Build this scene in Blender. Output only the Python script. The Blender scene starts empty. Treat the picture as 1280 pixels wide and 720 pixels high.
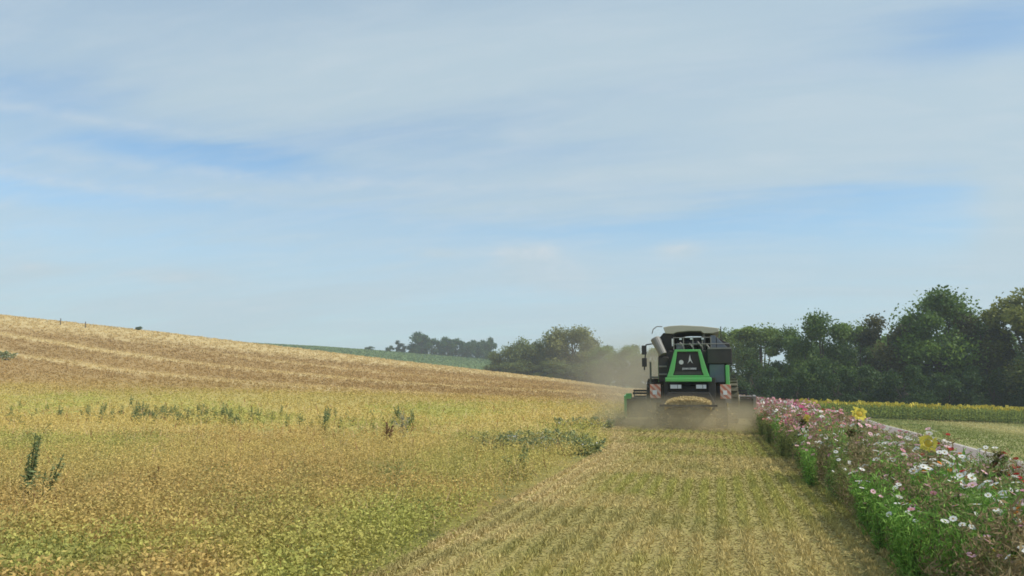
import bpy, bmesh, math, random
import numpy as np
from mathutils import Vector, Matrix
rng=np.random.default_rng(7); random.seed(7)
F=967.0; P=math.atan(122/967); YAW=math.radians(14.8)
def ray(px,py):
    a=(px-640)/F; b=(360-py)/F
    fw=math.cos(P)-b*math.sin(P); up=math.sin(P)+b*math.cos(P)
    return a/fw, up/fw     # per unit depth: xc, z
def c2w(xc,yc): # camera-aligned -> world (rows along +Y)
    return xc*math.cos(YAW)-yc*math.sin(YAW), xc*math.sin(YAW)+yc*math.cos(YAW)
PX=np.array([-500,0,200,300,400,500,600,700,780,860,1000,1140,1280,1700.])
DD=np.array([0,12,30,60,100,150,210,300,450,650,1200,4000.])
Y=lambda y,D:1.6+D*(482-y)/967
T=[]
def col(z30,y60,y100,y150,y210,z300,z450,z650,z1200,z4000): 
    T.append([0,0,z30,Y(y60,60),Y(y100,100),Y(y150,150),Y(y210,210),z300,z450,z650,z1200,z4000])
col(.1,470,425,385,355,27,30,30,20,10)
col(.05,484,445,416,397,18,28,30,20,10)
col(.03,488,456,432,418,12,26,27,20,10)
col(.02,490,463,444,429.5,11,25.5,26,20,10)
col(.02,493,470,453,441,9,23.2,23,18,10)
col(.0,496,477,462,453,6,20,20,15,8)
col(0,499,482,471,464,4,16.5,17,12,8)
col(0,502,486,480,475,1,9,10,8,6)
col(0,505,492,489,486,-1,1,2,3,5)
T.append([0,0,0,0,0,-.1,-.3,-1,-1,0,2,5])
T.append([0,-.02,-.3,-1.0,-1.9,-2.2,-2.4,-2.5,-2,-1,1,5])
T.append([0,-.08,-.5,-1.4,-2.3,-2.5,-2.6,-2.5,-2,-1,1,5])
T.append([0,-.15,-.7,-1.8,-2.6,-2.7,-2.8,-2.5,-2,-1,1,5])
T.append([0,-.2,-.8,-2.0,-2.7,-3,-3,-2.5,-2,-1,1,5])
T=np.array(T,float)
def hgt(X,Yw):
    X=np.asarray(X,float);Yw=np.asarray(Yw,float)
    xc=X*math.cos(YAW)+Yw*math.sin(YAW); yc=-X*math.sin(YAW)+Yw*math.cos(YAW)
    d=np.maximum(yc,1e-3)
    px=np.clip(640+F*xc/d,-500,1700); px=np.where(yc<=0.5,860,px)
    i=np.clip(np.searchsorted(PX,px)-1,0,len(PX)-2); t=(px-PX[i])/(PX[i+1]-PX[i])
    def cr(f):  # catmull across DD with nonuniform finite differences (hermite)
        return f
    dd=np.clip(d,0,3999); j=np.clip(np.searchsorted(DD,dd,side='right')-1,0,len(DD)-2)
    s=(dd-DD[j])/(DD[j+1]-DD[j]); h=DD[j+1]-DD[j]
    M=np.zeros_like(T); 
    for k in range(1,len(DD)-1):
        s0=(T[:,k]-T[:,k-1])/(DD[k]-DD[k-1]); s1=(T[:,k+1]-T[:,k])/(DD[k+1]-DD[k])
        M[:,k]=np.where(s0*s1>0, 2*s0*s1/(s0+s1+1e-12*np.sign(s0+s1+1e-30)),0)
    def ev(i): 
        p0=T[i,j];p1=T[i,j+1];m0=M[i,j]*h;m1=M[i,j+1]*h
        return (2*s**3-3*s**2+1)*p0+(s**3-2*s**2+s)*m0+(-2*s**3+3*s**2)*p1+(s**3-s**2)*m1
    z=ev(i)*(1-t)+ev(i+1)*t
    return z
def hit(px,py):
    a,u=ray(px,py)
    D=np.geomspace(2,4000,6000); X,Yw=c2w(a*D,D); z=1.6+u*D
    k=np.argmax(hgt(X,Yw)>=z)
    return X[k],Yw[k],D[k]
scn=bpy.context.scene; COL=scn.collection
# ---------------------------------------------------------------- camera
cam_d=bpy.data.cameras.new('camera'); cam=bpy.data.objects.new('camera',cam_d); COL.objects.link(cam)
cam_d.sensor_width=36; cam_d.lens=36*F/1280; cam_d.clip_end=12000; cam_d.clip_start=.05
cam.location=(0,0,1.6); cam.rotation_euler=(math.pi/2+P,0,YAW); scn.camera=cam
# ---------------------------------------------------------------- light
SUN_EL=math.radians(48); SUN_AZ=math.radians(97)      # azimuth clockwise from +Y
w=bpy.data.worlds.new('World'); scn.world=w; w.use_nodes=True
nt=w.node_tree; nt.nodes.clear(); N=nt.nodes.new; L=nt.links.new
def mth(op,a,b=None,c=None,clamp=False):
    n=N('ShaderNodeMath'); n.operation=op; n.use_clamp=clamp
    for i,v in enumerate((a,b,c)):
        if v is None: continue
        if isinstance(v,(int,float)): n.inputs[i].default_value=v
        else: L(v,n.inputs[i])
    return n.outputs[0]
out=N('ShaderNodeOutputWorld'); bg=N('ShaderNodeBackground'); bg.inputs[1].default_value=.1
sky=N('ShaderNodeTexSky'); sky.sky_type='NISHITA'; sky.sun_disc=False; sky.sun_elevation=SUN_EL; sky.sun_rotation=SUN_AZ
sky.air_density=1.0; sky.dust_density=.8; sky.ozone_density=1.0; sky.altitude=100
tc=N('ShaderNodeTexCoord'); sep=N('ShaderNodeSeparateXYZ'); L(tc.outputs['Generated'],sep.inputs[0])
az=mth('ARCTAN2',sep.outputs[0],sep.outputs[1]); el=mth('ARCSINE',sep.outputs[2])
zc=mth('ADD',mth('MAXIMUM',sep.outputs[2],0),.16)
cx=mth('DIVIDE',sep.outputs[0],zc); cy=mth('DIVIDE',sep.outputs[1],zc)
comb=N('ShaderNodeCombineXYZ'); L(cx,comb.inputs[0]); L(cy,comb.inputs[1])
def noise(vec,scale,detail,rough,dist=0,sc=(1,1,1),loc=(0,0,0),rot=0):
    m=N('ShaderNodeMapping'); L(vec,m.inputs[0]); m.inputs['Scale'].default_value=sc; m.inputs['Location'].default_value=loc; m.inputs['Rotation'].default_value=(0,0,rot)
    n=N('ShaderNodeTexNoise'); L(m.outputs[0],n.inputs[0]); n.inputs['Scale'].default_value=scale; n.inputs['Detail'].default_value=detail; n.inputs['Roughness'].default_value=rough; n.inputs['Distortion'].default_value=dist
    return n.outputs[0]
n1=noise(comb.outputs[0],.55,7,.55,.4,(.5,1.3,1),(3,1,0),YAW)
n2=noise(comb.outputs[0],1.6,8,.6,.3,(.35,1.5,1),(1,5,0),YAW-.15)
mask=mth('ADD',mth('MULTIPLY',n1,.35),mth('ADD',mth('MULTIPLY',n2,.6),.15))       # about .6 mean
mask=mth('ADD',mask,.12)
def aze(px,py):
    a,u=ray(px,py); X,Yw=c2w(a,1.0); return math.atan2(X,Yw), math.atan2(u,math.hypot(X,Yw))
warp=mth('SUBTRACT',n2,.5)
for px,py,wx,wy,amp in [(40,115,110,26,-.16),(200,188,90,12,-.24),(320,205,120,16,-.30),(1040,268,230,24,-.26),(230,120,260,60,.10),(1235,45,110,28,-.3),(640,185,200,16,-.10),(30,235,150,14,-.2),
                        (700,290,260,26,-.12),(150,300,200,20,-.1),(650,90,500,70,.22),(1080,165,260,60,.25),(1275,270,40,110,.35),(560,270,520,26,-.10),(1150,300,160,22,-.14),(300,400,700,45,.02),(660,318,34,13,.25),(850,313,22,8,.24),(225,348,50,8,.14),(40,334,30,6,.12),(550,318,30,6,.12),(700,345,50,22,.1),(890,365,40,6,.12),(240,385,80,14,.08)]:
    a0,e0=aze(px,py)
    dx=mth('DIVIDE',mth('SUBTRACT',az,a0),wx/F*.92); dy=mth('DIVIDE',mth('ADD',mth('SUBTRACT',el,e0),mth('MULTIPLY',warp,.10*min(1,wy/25))),wy/F*.92)
    g=mth('EXPONENT',mth('MULTIPLY',mth('ADD',mth('MULTIPLY',dx,dx),mth('MULTIPLY',dy,dy)),-.8))
    mask=mth('MULTIPLY_ADD',g,amp,mask)
mask=mth('MULTIPLY_ADD',mth('EXPONENT',mth('MULTIPLY',mth('MAXIMUM',el,0),-7.0)),.24,mask)
rmp=N('ShaderNodeMapRange'); rmp.interpolation_type='SMOOTHSTEP'; L(mask,rmp.inputs[0])
rmp.inputs[1].default_value=.38; rmp.inputs[2].default_value=1.0; rmp.inputs[3].default_value=.12; rmp.inputs[4].default_value=.93
mix=N('ShaderNodeMix'); mix.data_type='RGBA'; L(rmp.outputs[0],mix.inputs[0]); 
gam=N('ShaderNodeMix'); gam.data_type='RGBA'; gam.blend_type='MULTIPLY'; gam.inputs[0].default_value=1; L(sky.outputs[0],gam.inputs[6]); gam.inputs[7].default_value=(1.08,1.38,1.46,1)
L(gam.outputs[2],mix.inputs[6]); mix.inputs[7].default_value=(4.3,5.4,6.1,1)
n3=noise(comb.outputs[0],5.5,8,.62,.5,(.5,1.6,1),(7,2,0),YAW-.1); n4=noise(tc.outputs['Generated'],26,6,.6,.2,(1,1,1.8))
pm=None
for px,py,wx,wy,amp in [(655,312,34,9,1.0),(690,330,46,14,.6),(850,312,22,7,1.0),(228,347,46,6,.55),(40,334,26,5,.5),(550,316,30,6,.5),(890,364,36,5,.45),(660,362,60,8,.35),(240,384,70,10,.35),(60,225,200,6,.5),(380,225,260,7,.5),(120,150,160,5,.4),(640,262,40,5,.35)]:
    a0,e0=aze(px,py); dx=mth('DIVIDE',mth('SUBTRACT',az,a0),wx/F); dy=mth('DIVIDE',mth('SUBTRACT',el,e0),wy/F)
    g_=mth('MULTIPLY',mth('EXPONENT',mth('MULTIPLY',mth('ADD',mth('MULTIPLY',dx,dx),mth('MULTIPLY',dy,dy)),-.7)),amp); pm=g_ if pm is None else mth('ADD',pm,g_)
pm=mth('MULTIPLY',pm,mth('MULTIPLY',mth('SUBTRACT',n4,.32,clamp=True),3.2),clamp=True)
pm=mth('ADD',mth('MULTIPLY',pm,.75),mth('MULTIPLY',mth('SUBTRACT',n3,.45,clamp=True),.9),clamp=True)
mix2=N('ShaderNodeMix'); mix2.data_type='RGBA'; L(pm,mix2.inputs[0]); L(mix.outputs[2],mix2.inputs[6]); mix2.inputs[7].default_value=(5.5,6.1,6.6,1)
L(mix2.outputs[2],bg.inputs[0]); L(bg.outputs[0],out.inputs[0])
sd=bpy.data.lights.new('sun','SUN'); sd.energy=3.6; sd.angle=math.radians(.6); sd.color=(1,.95,.86)
so=bpy.data.objects.new('sun',sd); COL.objects.link(so)
sv=Vector((math.sin(SUN_AZ)*math.cos(SUN_EL),math.cos(SUN_AZ)*math.cos(SUN_EL),math.sin(SUN_EL)))
so.rotation_euler=sv.to_track_quat('Z','Y').to_euler(); so.location=(30,20,60)
scn.view_settings.view_transform='Standard'; scn.view_settings.look='None'; scn.view_settings.exposure=.22; scn.view_settings.gamma=1
scn.render.engine='CYCLES'; cy_=scn.cycles; cy_.use_denoising=True; cy_.max_bounces=6; cy_.diffuse_bounces=3; cy_.transmission_bounces=3; cy_.transparent_max_bounces=6; cy_.volume_bounces=1
cy_.volume_step_rate=2.0; cy_.volume_max_steps=64; cy_.filter_width=1.7
# ---------------------------------------------------------------- helpers
def tag(o,label=None,cat=None,group=None,kind=None):
    if label: o['label']=label
    if cat: o['category']=cat
    if group: o['group']=group
    if kind: o['kind']=kind
    return o
def empty(name,loc=(0,0,0),rz=0,**k):
    o=bpy.data.objects.new(name,None); COL.objects.link(o); o.location=loc; o.rotation_euler=(0,0,rz); o.empty_display_size=.2
    return tag(o,**k)
def link(name,me,parent=None,loc=(0,0,0),**k):
    o=bpy.data.objects.new(name,me); COL.objects.link(o); o.location=loc
    if parent: o.parent=parent
    return tag(o,**k)
def g(X,Y): return float(hgt(X,Y))
def vnoise(x,y,s,seed=0,octv=3):
    tot=0;amp=1;nrm=0
    for o in range(octv):
        u=x/s+seed*17.3+o*7.7; v=y/s+seed*9.1+o*3.3
        iu=np.floor(u).astype(np.int64); iv=np.floor(v).astype(np.int64); fu=u-iu; fv=v-iv
        fu=fu*fu*(3-2*fu); fv=fv*fv*(3-2*fv)
        def h(a,b):
            n=(a*374761393+b*668265263+seed*1442695)&0x7fffffff; n=(n^(n>>13))*1274126177&0x7fffffff; return ((n^(n>>16))&0xffff)/65535.
        tot=tot+amp*((h(iu,iv)*(1-fu)+h(iu+1,iv)*fu)*(1-fv)+(h(iu,iv+1)*(1-fu)+h(iu+1,iv+1)*fu)*fv); nrm+=amp; amp*=.5; s=s/2
    return tot/nrm
def sstep(a,b,x): t=np.clip((x-a)/(b-a),0,1); return t*t*(3-2*t)
def arr_mesh(name,V,nper,mats,cols=None,mi=None,F_=None):
    me=bpy.data.meshes.new(name); nv=len(V); nf=nv//nper if F_ is None else len(F_)
    me.vertices.add(nv); me.vertices.foreach_set('co',np.asarray(V,np.float32).ravel())
    idx=np.arange(nv,dtype=np.int32) if F_ is None else np.asarray(F_,np.int32).ravel(); 
    me.loops.add(len(idx)); me.loops.foreach_set('vertex_index',idx); me.polygons.add(nf)
    me.polygons.foreach_set('loop_start',np.arange(0,nf*nper,nper,dtype=np.int32))
    for m in (mats if isinstance(mats,(list,tuple)) else [mats]): me.materials.append(m)
    if mi is not None: me.polygons.foreach_set('material_index',np.asarray(mi,np.int32))
    me.update(calc_edges=True)
    if cols is not None:
        a=me.attributes.new('col','FLOAT_COLOR','FACE'); c=np.ones((nf,4),np.float32); c[:,:3]=cols; a.data.foreach_set('color',c.ravel())
    return me
def diamonds(c,a,b):   # centre, half long axis, half side axis -> verts
    V=np.empty((len(c),4,3)); V[:,0]=c-a; V[:,1]=c+b; V[:,2]=c+a; V[:,3]=c-b; return V.reshape(-1,3)
def unit(v): return v/np.maximum(np.linalg.norm(v,axis=1,keepdims=True),1e-9)
def leafquads(c,l,w,up=.3,r=rng):
    n=len(c); d=r.normal(size=(n,3)); d[:,2]=d[:,2]*.7+up; d=unit(d); q=unit(np.cross(d,r.normal(size=(n,3))))
    return diamonds(c,d*np.reshape(l,(-1,1))/2,q*np.reshape(w,(-1,1))/2)
# ---------------------------------------------------------------- materials
def newmat(name):
    m=bpy.data.materials.new(name); m.use_nodes=True; return m,m.node_tree,m.node_tree.nodes['Principled BSDF']
def mat_attr(name,trans=.3,rough=.75):
    m,t,b=newmat(name); a=t.nodes.new('ShaderNodeAttribute'); a.attribute_name='col'; t.links.new(a.outputs['Color'],b.inputs['Base Color']); b.inputs['Roughness'].default_value=rough
    b.inputs['Specular IOR Level'].default_value=.25
    if trans:
        tr=t.nodes.new('ShaderNodeBsdfTranslucent'); t.links.new(a.outputs['Color'],tr.inputs[0]); mx=t.nodes.new('ShaderNodeMixShader'); mx.inputs[0].default_value=trans
        t.links.new(b.outputs[0],mx.inputs[1]); t.links.new(tr.outputs[0],mx.inputs[2]); t.links.new(mx.outputs[0],t.nodes['Material Output'].inputs[0])
    return m
def mat_noise(name,c1,c2,scale=2,rough=.8,c3=None,detail=6,bump=0,obj=False,metal=0,spec=.3,lo=.3,hi=.7,sc=(1,1,1)):
    m,t,b=newmat(name); n=t.nodes.new; lk=t.links.new
    tcn=n('ShaderNodeTexCoord'); mp=n('ShaderNodeMapping'); mp.inputs['Scale'].default_value=sc; lk(tcn.outputs['Object'],mp.inputs[0])
    no=n('ShaderNodeTexNoise'); no.inputs['Scale'].default_value=scale; no.inputs['Detail'].default_value=detail; no.inputs['Roughness'].default_value=.62; lk(mp.outputs[0],no.inputs[0])
    cr=n('ShaderNodeValToRGB'); cr.color_ramp.elements[0].position=lo; cr.color_ramp.elements[0].color=(*c1,1); cr.color_ramp.elements[1].position=hi; cr.color_ramp.elements[1].color=(*c2,1)
    if c3: e=cr.color_ramp.elements.new((lo+hi)/2); e.color=(*c3,1)
    lk(no.outputs[0],cr.inputs[0]); lk(cr.outputs[0],b.inputs['Base Color']); b.inputs['Roughness'].default_value=rough; b.inputs['Metallic'].default_value=metal; b.inputs['Specular IOR Level'].default_value=spec
    if bump:
        bp=n('ShaderNodeBump'); bp.inputs['Strength'].default_value=bump; bp.inputs['Distance'].default_value=.05; n2=n('ShaderNodeTexNoise'); n2.inputs['Scale'].default_value=scale*8; n2.inputs['Detail'].default_value=4; lk(mp.outputs[0],n2.inputs[0]); lk(n2.outputs[0],bp.inputs['Height']); lk(bp.outputs[0],b.inputs['Normal'])
    return m
m_leaf=mat_attr('plant_leaf',.3); m_straw=mat_attr('dry_straw',.15); m_petal=mat_attr('petal',.35,.6); m_tree=mat_attr('tree_leaf',.35,.6)
m_groundc=mat_attr('ground_soil',0,.95)
m_bark=mat_noise('bark',(.05,.04,.03),(.12,.10,.075),4,.9,bump=.5,sc=(1,1,.3))
m_soil=mat_noise('stubble_soil',(.30,.24,.09),(.42,.34,.13),1.5,.95,c3=(.35,.30,.10),bump=.6)
m_gravel=mat_noise('path_gravel',(.19,.155,.14),(.32,.27,.24),6,.95,bump=.6)
m_pale=mat_noise('path_edge_gravel',(.40,.36,.33),(.52,.47,.43),5,.95)
m_verge=mat_noise('verge_grass',(.16,.17,.05),(.33,.29,.12),.35,.95,c3=(.22,.22,.075),bump=.6,sc=(1,.25,1))
m_hill=mat_noise('far_crop',(.10,.15,.055),(.15,.21,.08),.02,.95,sc=(1,3,1))
# ---------------------------------------------------------------- terrain
def xl(Y): return -2.75-1.3*sstep(19.5,28,Y)-.10*sstep(13,6,Y)          # left edge of the cut swath
XR=1.45
LINE1=np.array([(-215,151),(-131.2,116.9),(-101,104.8),(-73.8,93.6),(-49.4,88.3),(10,78)])
LINE2=np.array([(-190,128),(-95.4,85.2),(-58.7,70.5),(-44.9,66.1),(-5,58)])
LINE3=np.array([(-215,181),(-150,146),(-110,130),(-75,122),(0,105)])
def dline(X,Y,Lp): # distance along y to polyline
    return np.abs(Y-np.interp(X,Lp[:,0],Lp[:,1]))
def field_col(X,Y):
    """crop colour at a place, shade of the gaps between plants painted in: patches of ripe, green and reddish plants, wheel strips on the hill"""
    xc=X*math.cos(YAW)+Y*math.sin(YAW); D=-X*math.sin(YAW)+Y*math.cos(YAW)
    n1=vnoise(X,Y,3.2,1); n2=vnoise(X,Y,7,2); n3=vnoise(X,Y,1.3,3); n4=vnoise(X,Y,22,4)
    och=np.array([.56,.43,.14]); org=np.array([.52,.36,.125]); grn=np.array([.42,.41,.105]); dk=np.array([.17,.20,.07]); brn=np.array([.41,.27,.105]); pal=np.array([.63,.48,.22])
    g_near=sstep(10,4.5,D+.9*np.abs(X+2.5)*0.5)*.65
    wg=np.clip(sstep(.50,.66,n1)*.8+g_near*sstep(.35,.6,n3),0,1)
    edge=sstep(3.0,.3,np.abs(X-xl(Y)+1.2))*sstep(26,14,Y)*.6
    wg=np.clip(wg+edge*sstep(.3,.6,n3),0,1)
    band=np.exp(-((D-50)/9)**2)*sstep(-5,-25,X); wg=np.clip(wg*sstep(60,40,D)+band*.38,0,1)
    wo=sstep(.5,.64,n2)*.75*(1-wg)
    wd=sstep(.54,.70,vnoise(X,Y,.55,12))*.8*sstep(40,12,D)*(.4+.6*sstep(.4,.6,n1))  # shaded gaps between near plants, painted into the leaf colour as dark specks
    C=och*(1-wg-wo)[:,None]+grn*wg[:,None]+org*wo[:,None]; C=C*(1-wd)[:,None]+dk*wd[:,None]
    h=sstep(46,76,D+.02*X+14*(vnoise(X,Y,12,15)-.5))*sstep(20,-10,X)
    hb=brn*(1+.25*(n4-.5))[:,None]; 
    wob=(vnoise(X,Y,9,8)-.5)*3
    st=np.maximum.reduce([np.exp(-(dline(X,Y+wob,LINE1)/2.2)**2),np.exp(-(dline(X,Y+wob,LINE2)/1.7)**2)*.9,np.exp(-(dline(X,Y+wob,LINE3)/2.5)**2)*.6,sstep(150,175,D-.12*X*0)*.8])
    st=st*(1.0+.5*vnoise(X,Y,5,9)-.15); st=np.clip(st,0,1)
    hb=hb*(1-st)[:,None]+pal*st[:,None]
    return C*(1-h)[:,None]+hb*h[:,None]
def build_ground():
    A=np.concatenate([np.radians(np.arange(-75,52,.35)),np.radians(np.arange(52,285,4.))])  # azimuth cw from +Y
    R=np.concatenate([[.3],np.geomspace(1,260,300),np.geomspace(265,1500,50)])
    a,r=np.meshgrid(A,R,indexing='ij'); X=r*np.sin(a); Yy=r*np.cos(a)
    Z=hgt(X.ravel(),Yy.ravel()).reshape(X.shape)
    V=np.stack([X,Yy,Z],-1).reshape(-1,3); na,nr=X.shape
    V=np.vstack([V,[[0,0,0]]]); 
    i,j=np.meshgrid(np.arange(na),np.arange(nr-1),indexing='ij'); i2=(i+1)%na
    Fq=np.stack([i*nr+j,i*nr+j+1,i2*nr+j+1,i2*nr+j],-1).reshape(-1,4)[:, ::-1]
    x=X.ravel(); y=Yy.ravel(); D=-x*math.sin(YAW)+y*math.cos(YAW)
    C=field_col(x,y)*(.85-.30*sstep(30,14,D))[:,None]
    grn=np.array([.22,.22,.08]); wr=sstep(1.2,1.8,x)*sstep(240,220,y); C=C*(1-wr)[:,None]+grn*wr[:,None]
    far=sstep(235,260,D); C=C*(1-far)[:,None]+(np.array([.16,.22,.085])*(1+.3*(vnoise(x,y,60,5)-.5))[:,None])*far[:,None]
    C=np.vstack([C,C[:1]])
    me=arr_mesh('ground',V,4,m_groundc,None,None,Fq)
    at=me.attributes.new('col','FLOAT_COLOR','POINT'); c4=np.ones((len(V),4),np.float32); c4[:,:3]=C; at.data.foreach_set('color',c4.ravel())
    me.polygons.foreach_set('use_smooth',np.ones(len(me.polygons),bool))
    link('ground',me,kind='structure')
build_ground()
def sheet(name,f0,f1,ys,mat,off,nx=10,**k):
    V=[];Fq=[]
    for iy,y in enumerate(ys):
        for ix in range(nx+1):
            x=f0(y)+(f1(y)-f0(y))*ix/nx; V.append((x,y,g(x,y)+off))
    for iy in range(len(ys)-1):
        for ix in range(nx):
            a=iy*(nx+1)+ix; Fq.append((a,a+1,a+nx+2,a+nx+1))
    link(name,arr_mesh(name,np.array(V),4,mat,None,None,np.array(Fq)),**k)
YS=[-6,-3]+list(np.arange(0,40,.7))+list(np.arange(40,140,3))
sheet('stubble_ground',lambda y:float(xl(y)),lambda y:XR,[y for y in YS if y<37],m_soil,.014,kind='structure')
PR=np.array([(-6,6.2),(15,6.6),(22,7.2),(40,9.0),(60,11.0),(90,14.5)])
pr=lambda y: float(np.interp(y,PR[:,0],PR[:,1]))
sheet('verge_ground',lambda y:3.3,lambda y:70,YS,m_verge,.012,40,kind='structure')
sheet('gravel_path',lambda y:pr(y)-1.7,pr,YS,m_gravel,.03,6,kind='structure')
sheet('path_edge',lambda y:pr(y),lambda y:pr(y)+.16,YS,m_pale,.034,2,kind='structure')

# ---------------------------------------------------------------- ripening crop
def bent_plants(X,Y,h,lpp,lsz,C,spread,mat,name,asp=.45,up=.25,**k):
    n=len(X); Z=hgt(X,Y); 
    idx=np.repeat(np.arange(n),lpp); m=len(idx)
    hh=h[idx]*np.sqrt(rng.random(m)); ang=rng.random(m)*6.283; rr=spread[idx]*(.3+.7*rng.random(m))*(.5+.5*hh/h[idx])
    c=np.stack([X[idx]+rr*np.cos(ang),Y[idx]+rr*np.sin(ang),Z[idx]+hh],-1)
    l=lsz[idx]*(.7+.6*rng.random(m)); V=leafquads(c,l,l*asp,up)
    vr=.56*sstep(150,20,np.hypot(X[idx],Y[idx]))+.12
    col=C[idx]*(1-vr[:,None]/2+vr[:,None]*rng.random((m,1)))
    return link(name,arr_mesh(name,V,4,mat,np.clip(col,0,.9)),**k)
def field_pts(n,D0,D1,p0,p1):
    D=np.exp(rng.uniform(math.log(D0),math.log(D1),n)); px=rng.uniform(p0,p1,n); X,Y=c2w((px-640)/F*D,D)
    return X,Y,D
X,Y,D=[np.concatenate(q) for q in zip(field_pts(88000,2.6,215,-330,905),field_pts(45000,2.6,22,-330,800))]
ok=np.where(Y<35.5,X<xl(Y)+.12*rng.normal(size=len(X)),X<1.4); X,Y,D=X[ok],Y[ok],D[ok]
C=field_col(X,Y); hl=np.where(D>58,.22,.40)*(.75+.5*rng.random(len(X)))*(1+.5*(vnoise(X,Y,1.7,11)-.5))*(.62+.75*vnoise(X,Y,.45,13))
bent_plants(X,Y,hl,7,np.maximum(.036,.0024*D),C,np.maximum(.09,.004*D),m_leaf,'ripening_crop',label='ripening bean crop in ochre, green and rust patches left of the cut strip',cat='crop',kind='stuff')
# scattered pale and dark dead stems above the crop
n=3500; X,Y,D=field_pts(n,3,45,-300,800); ok=X<xl(Y)-.1; X,Y,D=X[ok],Y[ok],D[ok]; Z=hgt(X,Y)
hh=.28+.22*rng.random(len(X)); c=np.stack([X,Y,Z+hh*.6],-1); a=unit(np.stack([rng.normal(size=len(X))*.35,rng.normal(size=len(X))*.35,np.ones(len(X))],-1))*(hh/2)[:,None]
b=unit(np.cross(a,rng.normal(size=a.shape)))*np.maximum(.003,.0006*D)[:,None]
colS=np.where(rng.random((len(X),1))<.6,np.array([[.5,.37,.19]]),np.array([[.22,.10,.05]]))*(.8+.4*rng.random((len(X),1)))
link('dry_stems',arr_mesh('dry_stems',diamonds(c,a,b),4,m_straw,colS),label='thin dry pale and brown stalks standing through the crop',cat='stalks',kind='stuff')
# ---------------------------------------------------------------- stubble rows and chaff on the cut strip
def stub(n):
    D=np.exp(rng.uniform(math.log(2.6),math.log(36),n)); X=rng.uniform(-4.2,XR+.12,n); ok=X>xl(D)-.05; return X[ok],D[ok]
X,Y=stub(420000); sp=.25
row=np.round(X/sp)*sp; inrow=rng.random(len(X))<.58
Xr=np.where(inrow,row+rng.normal(size=len(X))*.03,X)
Dd=np.maximum(Y,2.6); Z=hgt(Xr,Y)
n1=vnoise(Xr,Y,1.1,21); n2=vnoise(Xr,Y,2.6,22); n3=vnoise(Xr,Y,.5,23)
straw=np.array([.57,.45,.19]); grn=np.array([.42,.39,.11]); dkg=np.array([.24,.24,.07]); beige=np.array([.58,.45,.22])
wg=np.clip(sstep(.36,.6,n2)*.85+.15,0,1)*np.where(inrow,1,.7); wg*=sstep(0,1.1,X-xl(Y))*.9+.1
wb=sstep(1.2,.2,X-xl(Y))*.8
C=straw*(1-wg)[:,None]+grn*wg[:,None]; C=C*(1-wb)[:,None]+beige*wb[:,None]
C=C*(1-.34*(~inrow)*sstep(0,1.6,X-xl(Y)))[:,None]; wdk=sstep(.6,.72,n1)*.45; C=C*(1-wdk)[:,None]+dkg*wdk[:,None]
m=len(X); ln=np.where(inrow,.04+.05*rng.random(m),.02+.045*rng.random(m)); ln=np.maximum(ln,.0022*Dd)
c=np.stack([Xr,Y,Z+.014+np.where(inrow,ln*.45,.008+.03*rng.random(m))],-1)
a=rng.normal(size=(m,3)); a[:,2]=np.where(inrow,np.abs(a[:,2])+1.3,a[:,2]*.25); a=unit(a)*(ln/2)[:,None]
b=unit(np.cross(a,rng.normal(size=(m,3))))*np.maximum(np.where(inrow,.0055,.0045),.0006*Dd)[:,None]
link('stubble',arr_mesh('stubble',diamonds(c,a,b),4,m_straw,C*(.7+.6*rng.random((m,1)))),label='short cut stubble in rows with chaff on the harvested strip',cat='stubble',kind='stuff')
# ---------------------------------------------------------------- verge grass
D=np.exp(rng.uniform(math.log(5),math.log(95),90000)); px=rng.uniform(900,1650,90000); X,Y=c2w((px-640)/F*D,D)
prv=np.interp(Y,PR[:,0],PR[:,1]); ok=(X>3.2)&(Y>0)&((X<prv-1.7)|(X>prv+.22)); X,Y,D=X[ok],Y[ok],D[ok]; prv=prv[ok]
q=X-prv; n1=vnoise(X,Y,4,31); pale=np.array([.56,.47,.20]); gr=np.array([.20,.24,.065])
wp=np.clip(np.exp(-((q-9)/3.5)**2)*.9+sstep(.55,.7,n1)*.4,0,1); Cg=gr*(1-wp)[:,None]+pale*wp[:,None]
bent_plants(X,Y,np.where(wp>.5,.05,.10)*(.7+.6*rng.random(len(X))),2,np.maximum(.05,.003*D),Cg,np.maximum(.04,.003*D),m_leaf,'verge_grass',.25,.8,label='mown grass verge in green and pale bands beyond the path',cat='grass',kind='stuff')
# green crop on the far hill
n=30000; D=rng.uniform(290,450,n); px=rng.uniform(150,800,n); X,Y=c2w((px-640)/F*D,D)
rowp=np.sin((X*.35+Y*.94)/9)*.5+.5
Cf=np.array([.16,.23,.09])*(1-.0*rowp)[:,None]+np.array([.06,.07,.02])*(rowp*vnoise(X,Y,40,33))[:,None]
bent_plants(X,Y,np.full(n,.7),3,np.full(n,1.0),Cf,np.full(n,1.2),m_leaf,'hill_crop',.6,label='green crop covering the far hill below the skyline trees',cat='crop',kind='stuff')

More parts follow.
